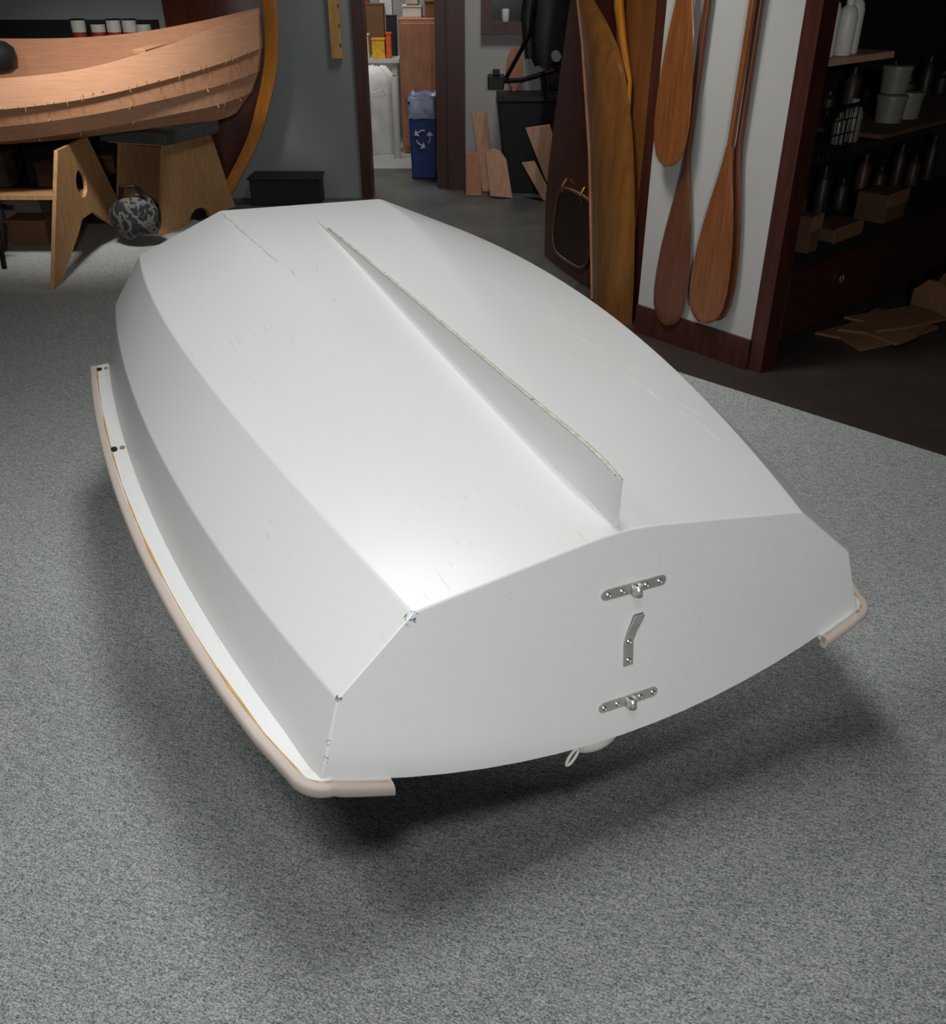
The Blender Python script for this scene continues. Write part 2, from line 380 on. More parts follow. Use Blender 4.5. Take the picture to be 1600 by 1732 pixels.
for (zc,L,yc) in ((.235,.120,-.014),(-.048,.114,-.008)):
    P=strap(yc,zc,L,.018,.003);g=boat.p('gudgeon',prism(P,nx*.003),M_steel,bevel=.0008,label='stainless steel rudder gudgeon')
    ce=Tn(yc,zc,0)
    lp=[ce+ay*(-.006)+nx*.002,ce+ay*(-.0065)+nx*.010]+[ce+nx*.013+ay*.0065*math.cos(a)+nx*.0065*math.sin(a) for a in [math.pi-math.pi*k/8 for k in range(9)]]+[ce+ay*.0065+nx*.010,ce+ay*.006+nx*.002]
    rr=[[p-up*.0095,p+up*.0095] for p in lp]
    V2=[v for q in rr for v in q];F2=[(2*i,2*i+1,2*i+3,2*i+2) for i in range(len(lp)-1)]
    boat.p('pintle_loop',(V2,F2),M_steel,parent=g,smooth=180,solid=.0022)
    for dy in (-.047,-.022,.022,.047):screw(g,yc,zc,dy,0)
yc,zc=-.006,.103
rg=[]
for dz,off in [(-.043,.0),(.0,.0),(.020,.003),(.036,.009),(.050,.012)]:
    sh=-.013*max(0,(dz-.0)/.05);ce=Tn(yc,zc,0)+up*dz+ay*sh+nx*off
    rg.append([ce-ay*.0095,ce+ay*.0095,ce+ay*.0095+nx*.0026,ce-ay*.0095+nx*.0026])
clip=boat.p('rudder_clip',loft(rg),M_steel,bevel=.001,label='bent stainless rudder retaining clip')
screw(clip,yc,zc,0,-.032);screw(clip,yc,zc,0,.002)
pc=B(.02,.055,-.162)
boat.p('inspection_plate',loft([[pc+ay*r*math.cos(a)+nx*(.6*r*math.sin(a))+Vector((0,0,h)) for a in [2*math.pi*k/24 for k in range(24)]] for r,h in ((.03,.02),(.046,.006),(.046,-.008),(.034,-.020))]),M_whitep,smooth=40,label='white round plastic plate')
cp=B(-.01,.115,-.152)
boat.p('cord_loop',tube([cp+ay*(.007*math.sin(a)+.008*(1-math.cos(a)))+Vector((0,0,-.016*(1-math.cos(a)))) for a in [2*math.pi*k/20 for k in range(20)]],.0028,8,closed=True),M_rope,smooth=180,label='white cord loop')
st=B(1.35,0,0)
ctr=Vector((st.x,st.y,0));eb=(BX.x,BX.y);nb=(BY.x,BY.y)
stand=T('boat_stand',ctr,'low black padded boat stand in the shadow under the hull','stand')
stand.p('top_pad',obox(ctr,eb,nb,-.32,.32,-.16,.16,.44,.50),M_black,bevel=.01)
for a in (-.26,.26):
    for b in (-.12,.12):stand.p('leg',obox(ctr,eb,nb,a-.03,a+.03,b-.03,b+.03,.007,.44),M_black)
# ------------------------------------------------------------------ room shell
mk('floor',*box(-5,4.6,-3,7.0,-.1,0),M_conc,kind='structure')
mk('floor_side_shade',*prism([(.2,3.55,-.02),(.52,4.3,-.02),(.52,6.4,-.02),(4.6,6.4,-.02),(4.6,-.6,-.02),(4.3,-.6,-.02)],(0,0,.0215)),M_concd,kind='structure')  # section laid over the concrete, the right-side dimness put into its colour
mk('floor_back_room',*box(-5,4.6,7.0,9.3,-.1,0),M_concl,kind='structure')
cpt=[(-5,5.75),(-1.93,5.75),(1.438,2.482),(4.5,-.47),(4.5,-3),(-5,-3)]
mk('carpet',*prism([(x,y,.0) for x,y in cpt],(0,0,.006)),M_carpet,label='grey blue speckled loop pile carpet on the shop floor',cat='carpet')
mk('ceiling',*box(-5,4.6,-3,10,2.75,2.85),M_ceil,kind='structure')
mk('wall_left',*box(-5.1,-5,-3,10,0,2.75),M_wallg,kind='structure')
mk('wall_right',*box(4.6,4.7,-3,10,0,2.75),M_dark,kind='structure')
mk('wall_front',*box(-5,4.6,-3.1,-3,0,2.75),M_wallg,kind='structure')
mk('wall_back',*box(-5,-.70,6.04,6.16,0,2.75),M_wallg,kind='structure')
mk('wall_back_right',*box(-.05,4.6,6.45,6.57,0,2.75),M_wallw,kind='structure')
mk('wall_far',*box(-5,4.6,9.2,9.3,0,2.75),M_wallw,kind='structure')
mk('trim_1',*box(-.70,-.635,6.02,6.18,0,2.75),M_mahog,kind='structure')
mk('trim_2',*join(box(-.235,-.15,6.33,6.6,0,2.75),box(-.16,-.05,6.28,6.6,0,2.75)),M_mahog,kind='structure')
mk('trim_3',*box(-.70,-.05,6.2,6.3,2.1,2.75),M_wallw,kind='structure')
WO=(.663,3.596);We=(.652,-.758);Wn=(-.758,-.652)
mk('wall_partition',*obox(WO,We,Wn,0,.54,-.12,0,0,2.75),M_wallw,kind='structure')
mk('baseboard_partition',*obox(WO,We,Wn,0,.54,0,.014,0,.115),M_mahog,kind='structure',bevel=.003)
mk('trim_4',*prism([(1.01,3.19,0),(1.05,3.147,0),(1.12,3.214,0),(1.08,3.257,0)],(0,0,2.75)),M_mahog,kind='structure')
KO=(.33,4.58);Ke=(.319,-.948);Kn=(-.948,-.319)
mk('wall_canoe',*obox(KO,Ke,Kn,.34,.92,-.28,-.20,0,2.75),M_dark,kind='structure')
SO=(1.17,3.40);Se=(.722,.692);Sn=(.692,-.722)
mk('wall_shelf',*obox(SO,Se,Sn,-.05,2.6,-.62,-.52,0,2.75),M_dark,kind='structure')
w=T('window_frame',(.2,6.43,.9),'dark mahogany framed interior window on white wall','window');
w.p('frame',join(box(.05,.62,6.40,6.45,.90,.97),box(.05,.11,6.40,6.45,.97,1.9),box(.56,.62,6.40,6.45,.97,1.9),box(.05,.62,6.40,6.45,1.9,1.96)),M_mahog)
w.p('glass',box(.11,.56,6.43,6.445,.97,1.9),M_glass)
can=T('storage_jar',(.20,6.41,.97),'small white jar standing on the window sill','jar')
can.p('body',lathe(.20,6.405,[(.02,.97),(.024,.98),(.024,1.03),(.02,1.04)]),M_whitep,smooth=40)
# ------------------------------------------------------------------ wood dinghy at back left
dg=T('wooden_dinghy',(-2.2,4.95,.42),'unfinished lapstrake plywood dinghy with wire stitches on sawhorses','boat')
ST=[(-1.02,.012,1.10,.64,.17),(-1.20,.15,1.03,.61,.08),(-1.43,.285,.955,.59,.04),(-1.75,.41,.878,.555,0),(-2.10,.51,.848,.515,0),(-2.5,.56,.84,.49,0),(-2.9,.55,.85,.49,0),(-3.3,.47,.88,.50,0)]
SEC=[(1.0,0),(.985,.36),(.91,.58),(.76,.79),(.0,1.0)]
def DP(i,k,sgn,off=0):
    x,hb,zs,zk,rk=ST[i];a,b=SEC[k];yy=hb*a+off
    up_=.095 if (sgn<0 and k==0) else 0
    return Vector((x-rk*b**3, 4.98-sgn*yy, zs-(zs-zk)*b-off*.3+up_*min(1,hb/.4)))
def smooth_path(P,m=5):
    Q=[]
    for i in range(len(P)-1):
        p0=P[max(i-1,0)];p1=P[i];p2=P[i+1];p3=P[min(i+2,len(P)-1)]
        for q in range(m):
            t=q/m;Q.append(.5*((2*p1)+(-p0+p2)*t+(2*p0-5*p1+4*p2-p3)*t*t+(-p0+3*p1-3*p2+p3)*t**3))
    return Q+[P[-1]]
for sgn in (1,-1):
    for k in range(4):
        top=smooth_path([DP(i,k,sgn) for i in range(8)]);bot=smooth_path([DP(i,k+1,sgn,.015 if k<3 else 0) for i in range(8)])
        V2=[];F2=[]
        for a,b in zip(top,bot):V2+=[a,b]
        for i in range(len(top)-1):F2.append((2*i,2*i+1,2*i+3,2*i+2))
        dg.p('strake',(V2,F2),M_ply if k%2==0 else M_plyr,solid=.006)
dg.p('transom',prism([DP(7,k,1) for k in range(5)]+[DP(7,k,-1) for k in range(3,-1,-1)],(-.012,0,0)),M_ply)
dg.p('crosspiece',box(-1.56,-1.50,4.70,5.27,.925,.945),M_plyr,bevel=.003)
wir=[]
for k in (1,2,3):
    top=smooth_path([DP(i,k,1,.015) for i in range(8)],8)
    for i in range(2,len(top)-1,1 if k==1 else 2):
        p=top[i]+Vector((random.uniform(-.02,.02),-.006,.006));dv=Vector((random.uniform(-.014,.014),-random.uniform(.008,.02),random.uniform(-.028,.018)))
        wir.append(tube([p+Vector((0,.004,.012)),p,p+dv*.6+Vector((0,0,.004)),p+dv],.0014,5))
o=dg.p('wire_stitches',join(*wir),M_cop,label='copper wire stitch ends');o['kind']='stuff'
cu=T('seat_cushion',(-2.18,4.52,.87),'black rounded seat cushion resting on the wooden dinghy edge','cushion')
cu.p('body',loft([[(-2.18+r*math.cos(a)*.15,4.54+.13*r*math.sin(a),.862+h) for a in [2*math.pi*k/24 for k in range(24)]] for r,h in((.75,0),(.95,.02),(1,.06),(.95,.10),(.75,.125),(.4,.135))]),M_black,smooth=60)
def aframe(x,y0,y1,ztop):
    yc=(y0+y1)/2
    outer=[(x,y0,0.007),(x,y0+.09,0.007),(x,yc-.16,.16),(x,yc-.08,.21),(x,yc+.08,.21),(x,yc+.16,.16),(x,y1-.09,0.007),(x,y1,0.007),(x,yc+.19,ztop),(x,yc-.19,ztop)]
    hp=[(x,yc+.065*math.cos(a),.36+.065*math.sin(a)) for a in [2*math.pi*k/18 for k in range(18)]]
    return plate_hole(outer,hp,(.018,0,0))
sh=T('sawhorse',(-1.95,4.68,0),'plywood sawhorse with round hole holding the wooden dinghy','sawhorse')
sh.p('end_panel',aframe(-1.93,4.12,5.24,.545),M_plyp)
sh.p('end_panel',aframe(-2.72,4.12,5.24,.50),M_plyp)
sh.p('stretcher',box(-2.71,-1.93,4.60,4.76,.30,.32),M_plyp)
bo=(-1.575,5.42);be=(.34,.94);bn=(-.94,.34)
def BP(s,dn,z):return (bo[0]+be[0]*s+bn[0]*dn,bo[1]+be[1]*s+bn[1]*dn,z)
bs=T('step_bench',(-1.8,5.5,0),'plywood trapezoid step bench with dark cushioned top','bench')
for dn in (0,.28):
    out=[BP(-.37,dn,.0),BP(-.13,dn,.0)]+[BP(.10*math.cos(a),dn,.07*math.sin(a)) for a in [math.pi-math.pi*k/8 for k in range(9)]]+[BP(.13,dn,.0),BP(.37,dn,.0),BP(.22,dn,.44),BP(-.22,dn,.44)]
    out=[(x,y,z+.001+(.006)) for x,y,z in out]
    bs.p('end_panel',prism(out,Vector((bn[0],bn[1],0))*.018),M_plyp)
bs.p('top_board',obox(bo,be,bn,-.24,.24,-.03,.34,.447,.455),M_plyp)
bs.p('top_pad',obox(bo,be,bn,-.26,.24,-.05,.38,.455,.515),M_pad2,bevel=.006)
cb_=T('duffel_bag',(-1.76,4.90,0.006),'black and grey camouflage duffel bag in front of the bench','bag')
RR=[]
for i in range(11):
    u=i/10;r=max(.25,math.sin(math.pi*(.06+.88*u))**.5)
    RR.append([(-1.88+.25*u,4.90-.03*u+.085*r*math.cos(a),.155+.11*r*math.sin(a)*(1+.12*math.sin(u*9))+.02*math.sin(2*a+u*7)*r) for a in [2*math.pi*k/18 for k in range(18)]])
cb_.p('body',loft(RR),M_camo,smooth=60)
cb_.p('strap',tube([(-1.81,4.86,.25),(-1.78,4.82,.32),(-1.71,4.82,.32),(-1.68,4.86,.25)],.008,6),M_black)
for i,(x,y,w_,h,m_,lb) in enumerate(((-2.34,4.98,.20,.12,M_card,'open brown cardboard box on the carpet below the wooden dinghy'),(-2.50,5.3,.22,.18,M_dimp,'clear plastic storage box on the carpet'),(-2.12,5.42,.16,.24,M_black,'black plastic crate on the carpet below the wooden dinghy'))):
    k=T('storage_box',(x,y,.006),lb,'box');k.p('body',box(x-w_/2,x+w_/2,y-.08,y+.08,.007,h),m_,bevel=.006);k.p('lid',box(x-w_/2-.005,x+w_/2+.005,y-.085,y+.085,h,h+.012),m_)
ms=T('folding_stand',(-2.32,4.58,0),'black metal folding stand beneath the wooden dinghy','stand')
ms.p('leg',tube([(-2.28,4.45,.012),(-2.34,4.62,.29)],.012,8),M_blackm)
ms.p('leg',tube([(-2.46,4.45,.012),(-2.36,4.62,.29)],.012,8),M_blackm)
ms.p('crossbar',tube([(-2.48,4.55,.28),(-2.25,4.55,.28)],.014,8),M_blackm)
su=T('storage_shelf',(-2.8,5.9,0),'dark shelving rack holding paint cans behind wooden dinghy','shelf')
for z in (.83,.40,.08):su.p('shelf_board',box(-3.6,-1.82,5.80,6.02,z,z+.022),M_dark)
for x in (-3.58,-2.74,-1.86):
    su.p('upright',box(x,x+.035,5.80,5.83,0,.83),M_blackm)
su.p('back_panel',box(-3.6,-1.82,6.00,6.03,.0,1.0),M_dark)
for i,x in enumerate((-2.24,-2.13,-2.04,-1.95,-1.87)):
    k=T('paint_can',(x,5.90,.853),'white paint can with red label on dark shelf','can','paint cans on the shelf')
    h=.15 if i in(0,2,3) else .13
    k.p('body',lathe(x,5.90,[(.038,.853),(.040,.858),(.040,.855+h)],18),M_whitep,smooth=40)
    k.p('label_band',lathe(x,5.90,[(.0406,.915),(.0406,.945)],18),M_red)
    k.p('lid',lathe(x,5.90,[(.041,.855+h),(.042,.86+h),(.036,.862+h)],18),M_blackm,smooth=40)
for i,(x,y,sx,sy,h) in enumerate(((-2.55,5.91,.20,.14,.14),(-2.25,5.91,.16,.14,.18),(-2.95,5.91,.24,.14,.2))):
    k=T('cardboard_box',(x,y,.105),'small open cardboard box on the lower shelf','box','boxes on the lower shelf')
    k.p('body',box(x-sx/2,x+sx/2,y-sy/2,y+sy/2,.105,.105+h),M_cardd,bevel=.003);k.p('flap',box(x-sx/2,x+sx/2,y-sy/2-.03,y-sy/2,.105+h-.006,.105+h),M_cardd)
nb_=T('low_platform',(-1.15,5.9,0),'low dark navy vinyl covered platform against grey wall','platform')
nb_.p('body',box(-1.36,-.94,5.82,6.03,.0,.15),M_navy,bevel=.006);nb_.p('top',box(-1.37,-.93,5.81,6.035,.15,.165),M_navy,bevel=.005)
def standing(o,e,nn,Lf,Rt,z0,z1,bulge,off,nz=30,na=12):
    rg=[]
    for i in range(nz+1):
        z=z0+(z1-z0)*i/nz;a=interp(Lf,z);b=interp(Rt,z);b=max(b,a+.004);r=[]
        for k in range(na+1):
            u=k/na;s=a+(b-a)*u;dn=off+bulge*min(1,(b-a)/.4)*math.sin(math.pi*u)
            r.append((o[0]+e[0]*s+nn[0]*dn,o[1]+e[1]*s+nn[1]*dn,z))
        for s,dn in((b,off-.02),(a,off-.02)):r.append((o[0]+e[0]*s+nn[0]*dn,o[1]+e[1]*s+nn[1]*dn,z))
        rg.append(r)
    return loft(rg)
gc=T('canoe',(-1.3,5.7,0),'varnished golden strip canoe standing on end behind wooden dinghy','canoe')
gR=[(0,.10),(.1,.17),(.37,.35),(.60,.45),(.83,.52),(1.11,.54),(1.6,.50),(2.1,.36),(2.5,.1)]
gc.p('hull',standing((-1.62,5.80),(1,0),(0,-1),[(0,-.04),(1.2,-.10),(2.5,-.05)],[(z,v-.05) for z,v in gR],0,2.5,.05,.0),M_kay,smooth=50,label='dark mahogany coloured hull side')
gc.p('gunwale',standing((-1.62,5.795),(1,0),(0,-1),[(z,v-.075) for z,v in gR],[(z,v) for z,v in gR],0,2.5,.012,.02),M_orng,smooth=60,label='bright golden varnished gunwale')
rk=T('wall_rack',(-.80,6.02,.8),'notched light wooden rack strip mounted on grey wall','rack')
pts_=[(-.785,.80),(-.72,.80)];z=.80
while z<1.5:
    pts_+=[(-.72,z+.05),(-.735,z+.055),(-.735,z+.075),(-.72,z+.08)];z+=.10
pts_+=[(-.72,1.55),(-.785,1.55)]
rk.p('body',prism([(x-.045,6.035,z) for x,z in pts_],(0,-.025,0)),wood('rack_pine',c(176,130,66),c(210,164,96),(1,1,6),3))
# ------------------------------------------------------------------ room beyond the door
rb_=T('recycling_bin',(-.34,6.7,0),'blue recycling bin with clear grey liner by the doorway','bin')
rg=[]
for z,q in((.0,.86),(.01,.88),(.46,1),(.49,1.03),(.5,1.03)):
    rg.append([(-.335+sx*.095*q,6.74+sy*.14*q,z) for sx,sy in((-1,-1),(1,-1),(1,1),(-1,1))])
rb_.p('body',loft(rg),M_blue,bevel=.01)
def ringbox(z,q,j=0):
    P=[]
    for k in range(24):
        a=2*math.pi*k/24;x=math.copysign(abs(math.cos(a))**.35,math.cos(a));y=math.copysign(abs(math.sin(a))**.35,math.sin(a))
        w_=1+j*.05*math.sin(k*5.1);P.append((-.335+.093*x*q*w_,6.74+.14*y*q*w_,z+j*.01*math.sin(k*3.3)))
    return P
rb_.p('liner',loft([ringbox(.39,1.07,1),ringbox(.43,1.10,1),ringbox(.505,1.08,.6),ringbox(.525,1.02,1),ringbox(.49,.9,0)]),M_liner,smooth=60,label='translucent grey bin liner')
ar=[]
for k in range(3):
    a0=math.pi/2+k*2*math.pi/3
    P0=Vector((-.335,6.60,.27));r=.048
    pp=[P0+Vector((r*math.cos(a0+da),-.006,r*math.sin(a0+da))) for da in(-.25,.25,.85)]
    ar.append(tube(pp,.010,6,.5))
    t_=(pp[2]-pp[1]).normalized();s_=Vector((-t_.z,0,t_.x));ar.append(prism([pp[2]+s_*.024,pp[2]-s_*.024,pp[2]+t_*.026],(0,-.004,0)))
rb_.p('recycling_symbol',join(*ar),M_whitep,label='white three arrow recycling symbol')
cab=T('plywood_cabinet',(-.40,7.7,0),'tall reddish plywood cabinet in the back room','cabinet')
cab.p('body',box(-.545,-.12,7.60,8.0,0,.93),M_cab,bevel=.004);cab.p('door',box(-.53,-.14,7.585,7.60,.05,.90),M_cab,bevel=.003)
for i,(x,sx,h,m_) in enumerate(((-.45,.14,.07,M_whitep),(-.28,.15,.1,M_card),(-.45,.09,.13,M_pink))):
    z0=.93+(0.085 if i==2 else 0)
    k=T('supply_box',(x,7.8,z0),('white carton','brown cardboard carton','beige folded cloth bundle')[i]+' stacked on top of the cabinet','box')
    k.p('body',box(x-sx/2,x+sx/2,7.7,7.9,z0,z0+h),m_,bevel=.006);k.p('lid',box(x-sx/2-.004,x+sx/2+.004,7.696,7.904,z0+h,z0+h+.01),m_)
bag=T('laundry_bag',(-.72,7.65,0),'large draped white canvas bag on the back room floor','bag')
RR=[]
for z,r in((0,1.02),(.02,1.06),(.2,1.03),(.38,1.0),(.48,.96),(.56,.80),(.60,.55),(.605,.3)):
    RR.append([(-.74+.155*r*math.cos(a)*(1+.05*math.sin(3*a+z*2)+.045*math.sin(9*a+z*4)),7.66+.12*r*math.sin(a)*(1+.09*math.sin(7*a+z*3)),z+.012*math.sin(4*a)*(z>.4)) for a in [2*math.pi*k/60 for k in range(60)]])
bag.p('body',loft(RR),M_cloth,smooth=60);bag.p('drawstring',tube([(-.80,7.51,.47),(-.74,7.50,.44),(-.68,7.50,.47),(-.65,7.52,.42)],.005,6),M_rope)
pr_=T('paper_roll',(-.575,7.42,0),'white rolled paper tube standing upright','roll')
pr_.p('body',lathe(-.575,7.42,[(.024,0),(.026,.005),(.026,.56),(.024,.565)]),M_whitep,smooth=40);pr_.p('end_ring',lathe(-.575,7.42,[(.018,.565),(.018,.57)]),M_card)
tb=T('storage_table',(-.95,8.3,0),'cluttered white work table in the back room','table')
tb.p('top',box(-1.5,-.58,8.02,8.6,.60,.63),M_whitep)
for x in(-1.46,-.64):
    for y in(8.04,8.54):tb.p('leg',box(x,x+.04,y,y+.04,0,.60),M_whitep)
for i,(x,y,w_,h,m_) in enumerate(((-.86,8.10,.09,.16,M_pink),(-.74,8.09,.10,.13,M_yel),(-.66,8.09,.04,.17,M_org),(-.95,8.3,.12,.3,M_whitep),(-.78,8.35,.14,.36,M_card),(-.65,8.3,.08,.28,M_black),(-.87,8.45,.07,.5,M_red),(-.70,8.47,.10,.44,M_whitep),(-1.0,8.46,.14,.4,M_blue))):
    k=T('supply_carton',(x,y,.63),('beige cloth bundle','yellow and orange carton','orange carton','white carton','brown carton','black carton','red carton','tall white carton','blue carton')[i]+' on the back room table','carton')
    k.p('body',box(x-w_/2,x+w_/2,y-.05,y+.05,.63,.63+h),m_,bevel=.006);k.p('lid',box(x-w_/2-.003,x+w_/2+.003,y-.053,y+.053,.63+h,.64+h),m_)
# ------------------------------------------------------------------ against the white wall
pb=T('planter_box',(.34,6.3,0),'black tapered bin standing against white wall','bin')
pb.p('body',loft([[(.36+sx*.17*q,6.28+sy*.13*q,z) for sx,sy in((-1,-1),(1,-1),(1,1),(-1,1))] for z,q in((0,.80),(.54,1.18),(.555,1.22),(.57,1.22))]),M_black,bevel=.004);pb.p('rim',loft([[(.36+sx*.17*q,6.28+sy*.13*q,z) for sx,sy in((-1,-1),(1,-1),(1,1),(-1,1))] for z,q in((.555,1.24),(.58,1.24))]),M_black)
def board(P,y,lean,lab,mat=M_cut):
    zt=max(p[1] for p in P)
    k=T('wood_board',(sum(p[0] for p in P)/len(P),y,0),lab,'board')
    k.p('body',prism([(x,y+lean*z/zt,z+.003) for x,z in P],(0,-.014,0)),mat,bevel=.002)
board([(.06,.0),(.155,.0),(.085,.47),(-.01,.47)],6.22,.08,'long pale plywood offcut leaning on white wall')
board([(-.045,.0),(.055,.0),(.04,.25),(-.045,.25)],6.10,.08,'short reddish plywood offcut leaning on white wall',M_cab)
board([(.11,.012),(.25,.0),(.21,.22),(.17,.27),(.12,.285),(.08,.25)],6.03,.08,'rounded pale plywood offcut leaning against other boards')
board([(.46,.10),(.54,.02),(.56,.20),(.47,.43),(.32,.41)],6.02,.04,'wide pink plywood offcut leaning against black bin')
board([(.44,.0),(.51,.0),(.38,.23),(.30,.22)],5.95,.04,'narrow plywood strip leaning against black bin',M_cut)
wp=T('canoe_paddle',(.27,6.36,.58),'light wooden paddle blade standing upright in black bin','paddle')
rg=[]
for z,w_ in((.585,.014),(.60,.016),(.64,.045),(.70,.055),(.78,.045),(.83,.02)):
    rg.append([(.26+w_*math.cos(a),6.36+.006*math.sin(a),z) for a in [2*math.pi*k/14 for k in range(14)]])
wp.p('blade',loft(rg[1:]),M_cab,smooth=60);wp.p('shaft',loft(rg[:2]),M_cab,smooth=60)
gm=T('camera_gimbal',(.3,6.2,.6),'black camera gimbal arm clamped above the black bin','camera gimbal')
gm.p('arm',tube([(.13,6.16,.66),(.30,6.16,.67),(.52,6.16,.73)],.014,8),M_blackm)
gm.p('arm',tube([(.20,6.15,.68),(.27,6.15,.80),(.34,6.15,.92),(.36,6.15,1.05)],.012,8),M_blackm)
gm.p('arm',tube([(.42,6.12,.72),(.44,6.12,.66),(.44,6.12,.585)],.013,8),M_blackm)
gm.p('camera_mount',join(box(.09,.19,6.10,6.20,.62,.70),box(.12,.16,6.08,6.12,.70,.735)),M_black,bevel=.006)
gm.p('joint',tube([(.50,6.12,.80),(.50,6.20,.80)],.028,14),M_steel)
jk=T('black_jacket',(.47,6.32,.8),'black jacket hanging on white wall','jacket')
RR=[]
for z,w_ in((.74,.10),(.80,.125),(.95,.13),(1.15,.12),(1.30,.11),(1.38,.05)):
    RR.append([(.48+w_*math.cos(a)*(1+.08*math.sin(6*a+z*8)),6.34+.04*math.sin(a),z+.015*math.sin(4*a)) for a in [2*math.pi*k/24 for k in range(24)]])
jk.p('body',loft(RR),M_black,smooth=60);jk.p('sleeve',tube([(.37,6.32,1.28),(.33,6.30,1.0),(.35,6.29,.78)],[.045,.04,.03],10),M_black,smooth=60)
# ------------------------------------------------------------------ canoes / kayak standing by partition
def KP(s,dn,z):return Vector((KO[0]+Ke[0]*s+Kn[0]*dn,KO[1]+Ke[1]*s+Kn[1]*dn,z))
ky=T('kayak',KP(.3,-.07,0),'dark mahogany kayak standing on end with oval hatch','kayak')
kL=[(0,-.10),(.3,-.11),(.6,-.06),(1.15,.07),(1.7,.25),(2.3,.46)];kR=[(0,.56),(.6,.55),(1.15,.50),(1.8,.50),(2.3,.48)]
ky.p('deck',standing(KO,Ke,Kn,kL,kR,.0,2.3,.012,-.070),M_kay,smooth=50)
hc=[]
for k in range(32):
    a=2*math.pi*k/32;x=math.copysign(abs(math.cos(a))**.55,math.cos(a));z=math.copysign(abs(math.sin(a))**.55,math.sin(a))
    hc.append((.255+.215*x+.03*z,.225+.165*z))
h_=ky.p('hatch_cover',prism([KP(s,-.059,z) for s,z in hc],Vector((Kn[0],Kn[1],0))*.005),M_hatch,bevel=.002)
ky.p('hatch_rim',tube([KP(s,-.055,z) for s,z in hc],.009,8,closed=True),wood('rim_wood',c(74,48,38),c(102,68,54),(1,1,6),4),smooth=60,label='lighter brown oval hatch rim')
for s in (.17,.37):ky.p('hatch_buckle',tube([KP(s,-.051,.43),KP(s+.01,-.025,.40),KP(s,-.045,.37)],.006,8),M_brass,label='brass hatch buckle')
gd=T('canoe',KP(.75,.0,0),'honey gold varnished canoe hull standing on end','canoe')
gL=[(0,.63),(.6,.51),(1.0,.38),(1.157,.31),(1.26,.25)];gR2=[(0,.97),(.3,.935),(.57,.88),(.78,.81),(.97,.70),(1.08,.56),(1.17,.40),(1.26,.26)]
gd.p('hull',standing(KO,Ke,Kn,gL,gR2,0,1.26,.045,.0),M_gold,smooth=50)
gd.p('keel_strip',tube([KP(s-.005,.0,z) for z,s in [(0.009,.63),(.6,.51),(1.0,.38),(1.157,.31)]],.007,8),M_cab)
og=T('canoe',KP(.7,-.1,0),'amber varnished canoe hull with bright orange edge standing on end','canoe')
og.p('hull',standing(KO,Ke,Kn,[(0,.62),(.9,.58),(1.2,.53),(2.4,.56)],[(0,.80),(.6,.86),(1.15,.86),(1.8,.82),(2.4,.62)],0,2.4,.012,-.06),wood('varnished_amber',c(96,54,26),c(136,84,42),(1,1,10),1.6,.4),smooth=50)
og.p('gunwale',tube([KP(s,-.03,z) for z,s in [(.3,.80),(.9,.76),(1.02,.68),(1.15,.62),(1.6,.60)]],[.008,.022,.036,.046,.04],10,.4),M_orng,smooth=60)
mh=T('canoe',KP(.93,-.12,0),'dark mahogany canoe hull standing beside white partition','canoe')
mh.p('hull',standing(KO,Ke,Kn,[(0,.87),(2.4,.87)],[(0,.955),(.6,.985),(1.15,1.01),(2.4,.98)],0,2.4,.01,-.055),M_kay,smooth=50);mh.p('gunwale',tube([KP(s,-.052,z) for z,s in [(.009,.955),(.6,.985),(1.15,1.01),(2.39,.98)]],.007,8),M_padd,smooth=60)
def paddle(s,z0,wmax,off,mat,lab,tilt=0,Lb=.62,top=1.62):
    o=T('canoe_paddle',(WO[0]+We[0]*s+Wn[0]*off,WO[1]+We[1]*s+Wn[1]*off,z0),lab,'paddle','wooden paddles hanging on the wall')
    def P(a,dn,z):
        ss=s+a+tilt*(z-z0);return (WO[0]+We[0]*ss+Wn[0]*(off+dn),WO[1]+We[1]*ss+Wn[1]*(off+dn),z)
    prof=[(0,.10),(.004,.30),(.012,.50),(.03,.72),(.07,.92),(.13,1.0),(.20,.98),(.28,.90),(.36,.76),(.44,.58),(.51,.40),(.57,.26),(.62,.18)]
    rg=[]
    for u,w_ in prof:
        hw=max(.013,wmax/2*w_) if u>.01 else wmax/2*w_;th=.0045+.008*(u/.62)**2
        rg.append([P(hw*math.cos(a),th*math.sin(a),z0+u*Lb/.62) for a in [2*math.pi*k/18 for k in range(18)]])
    o.p('blade',loft(rg),mat,smooth=60)
    o.p('shaft',loft([[P(.0125*math.cos(a),.0125*math.sin(a),z) for a in [2*math.pi*k/12 for k in range(12)]] for z in (z0+Lb-.03,top-.06)]),mat,smooth=60)
    o.p('grip',loft([[P(w_*math.cos(a),.013*math.sin(a),z) for a in [2*math.pi*k/12 for k in range(12)]] for z,w_ in ((top-.08,.013),(top-.04,.03),(top-.01,.04),(top,.03))]),mat,smooth=60)
paddle(.125,.665,.155,.066,M_pad,'golden brown cherry paddle with broad blade hung high on partition',.0,.66,2.2)
paddle(.165,.075,.158,.022,M_padd,'dark walnut ottertail paddle hung low on partition',.02)
paddle(.376,.150,.145,.020,M_padd,'dark ottertail paddle hung behind another paddle',.01)
paddle(.350,.140,.165,.046,M_pad,'cherry ottertail paddle hung in front on partition',.025)
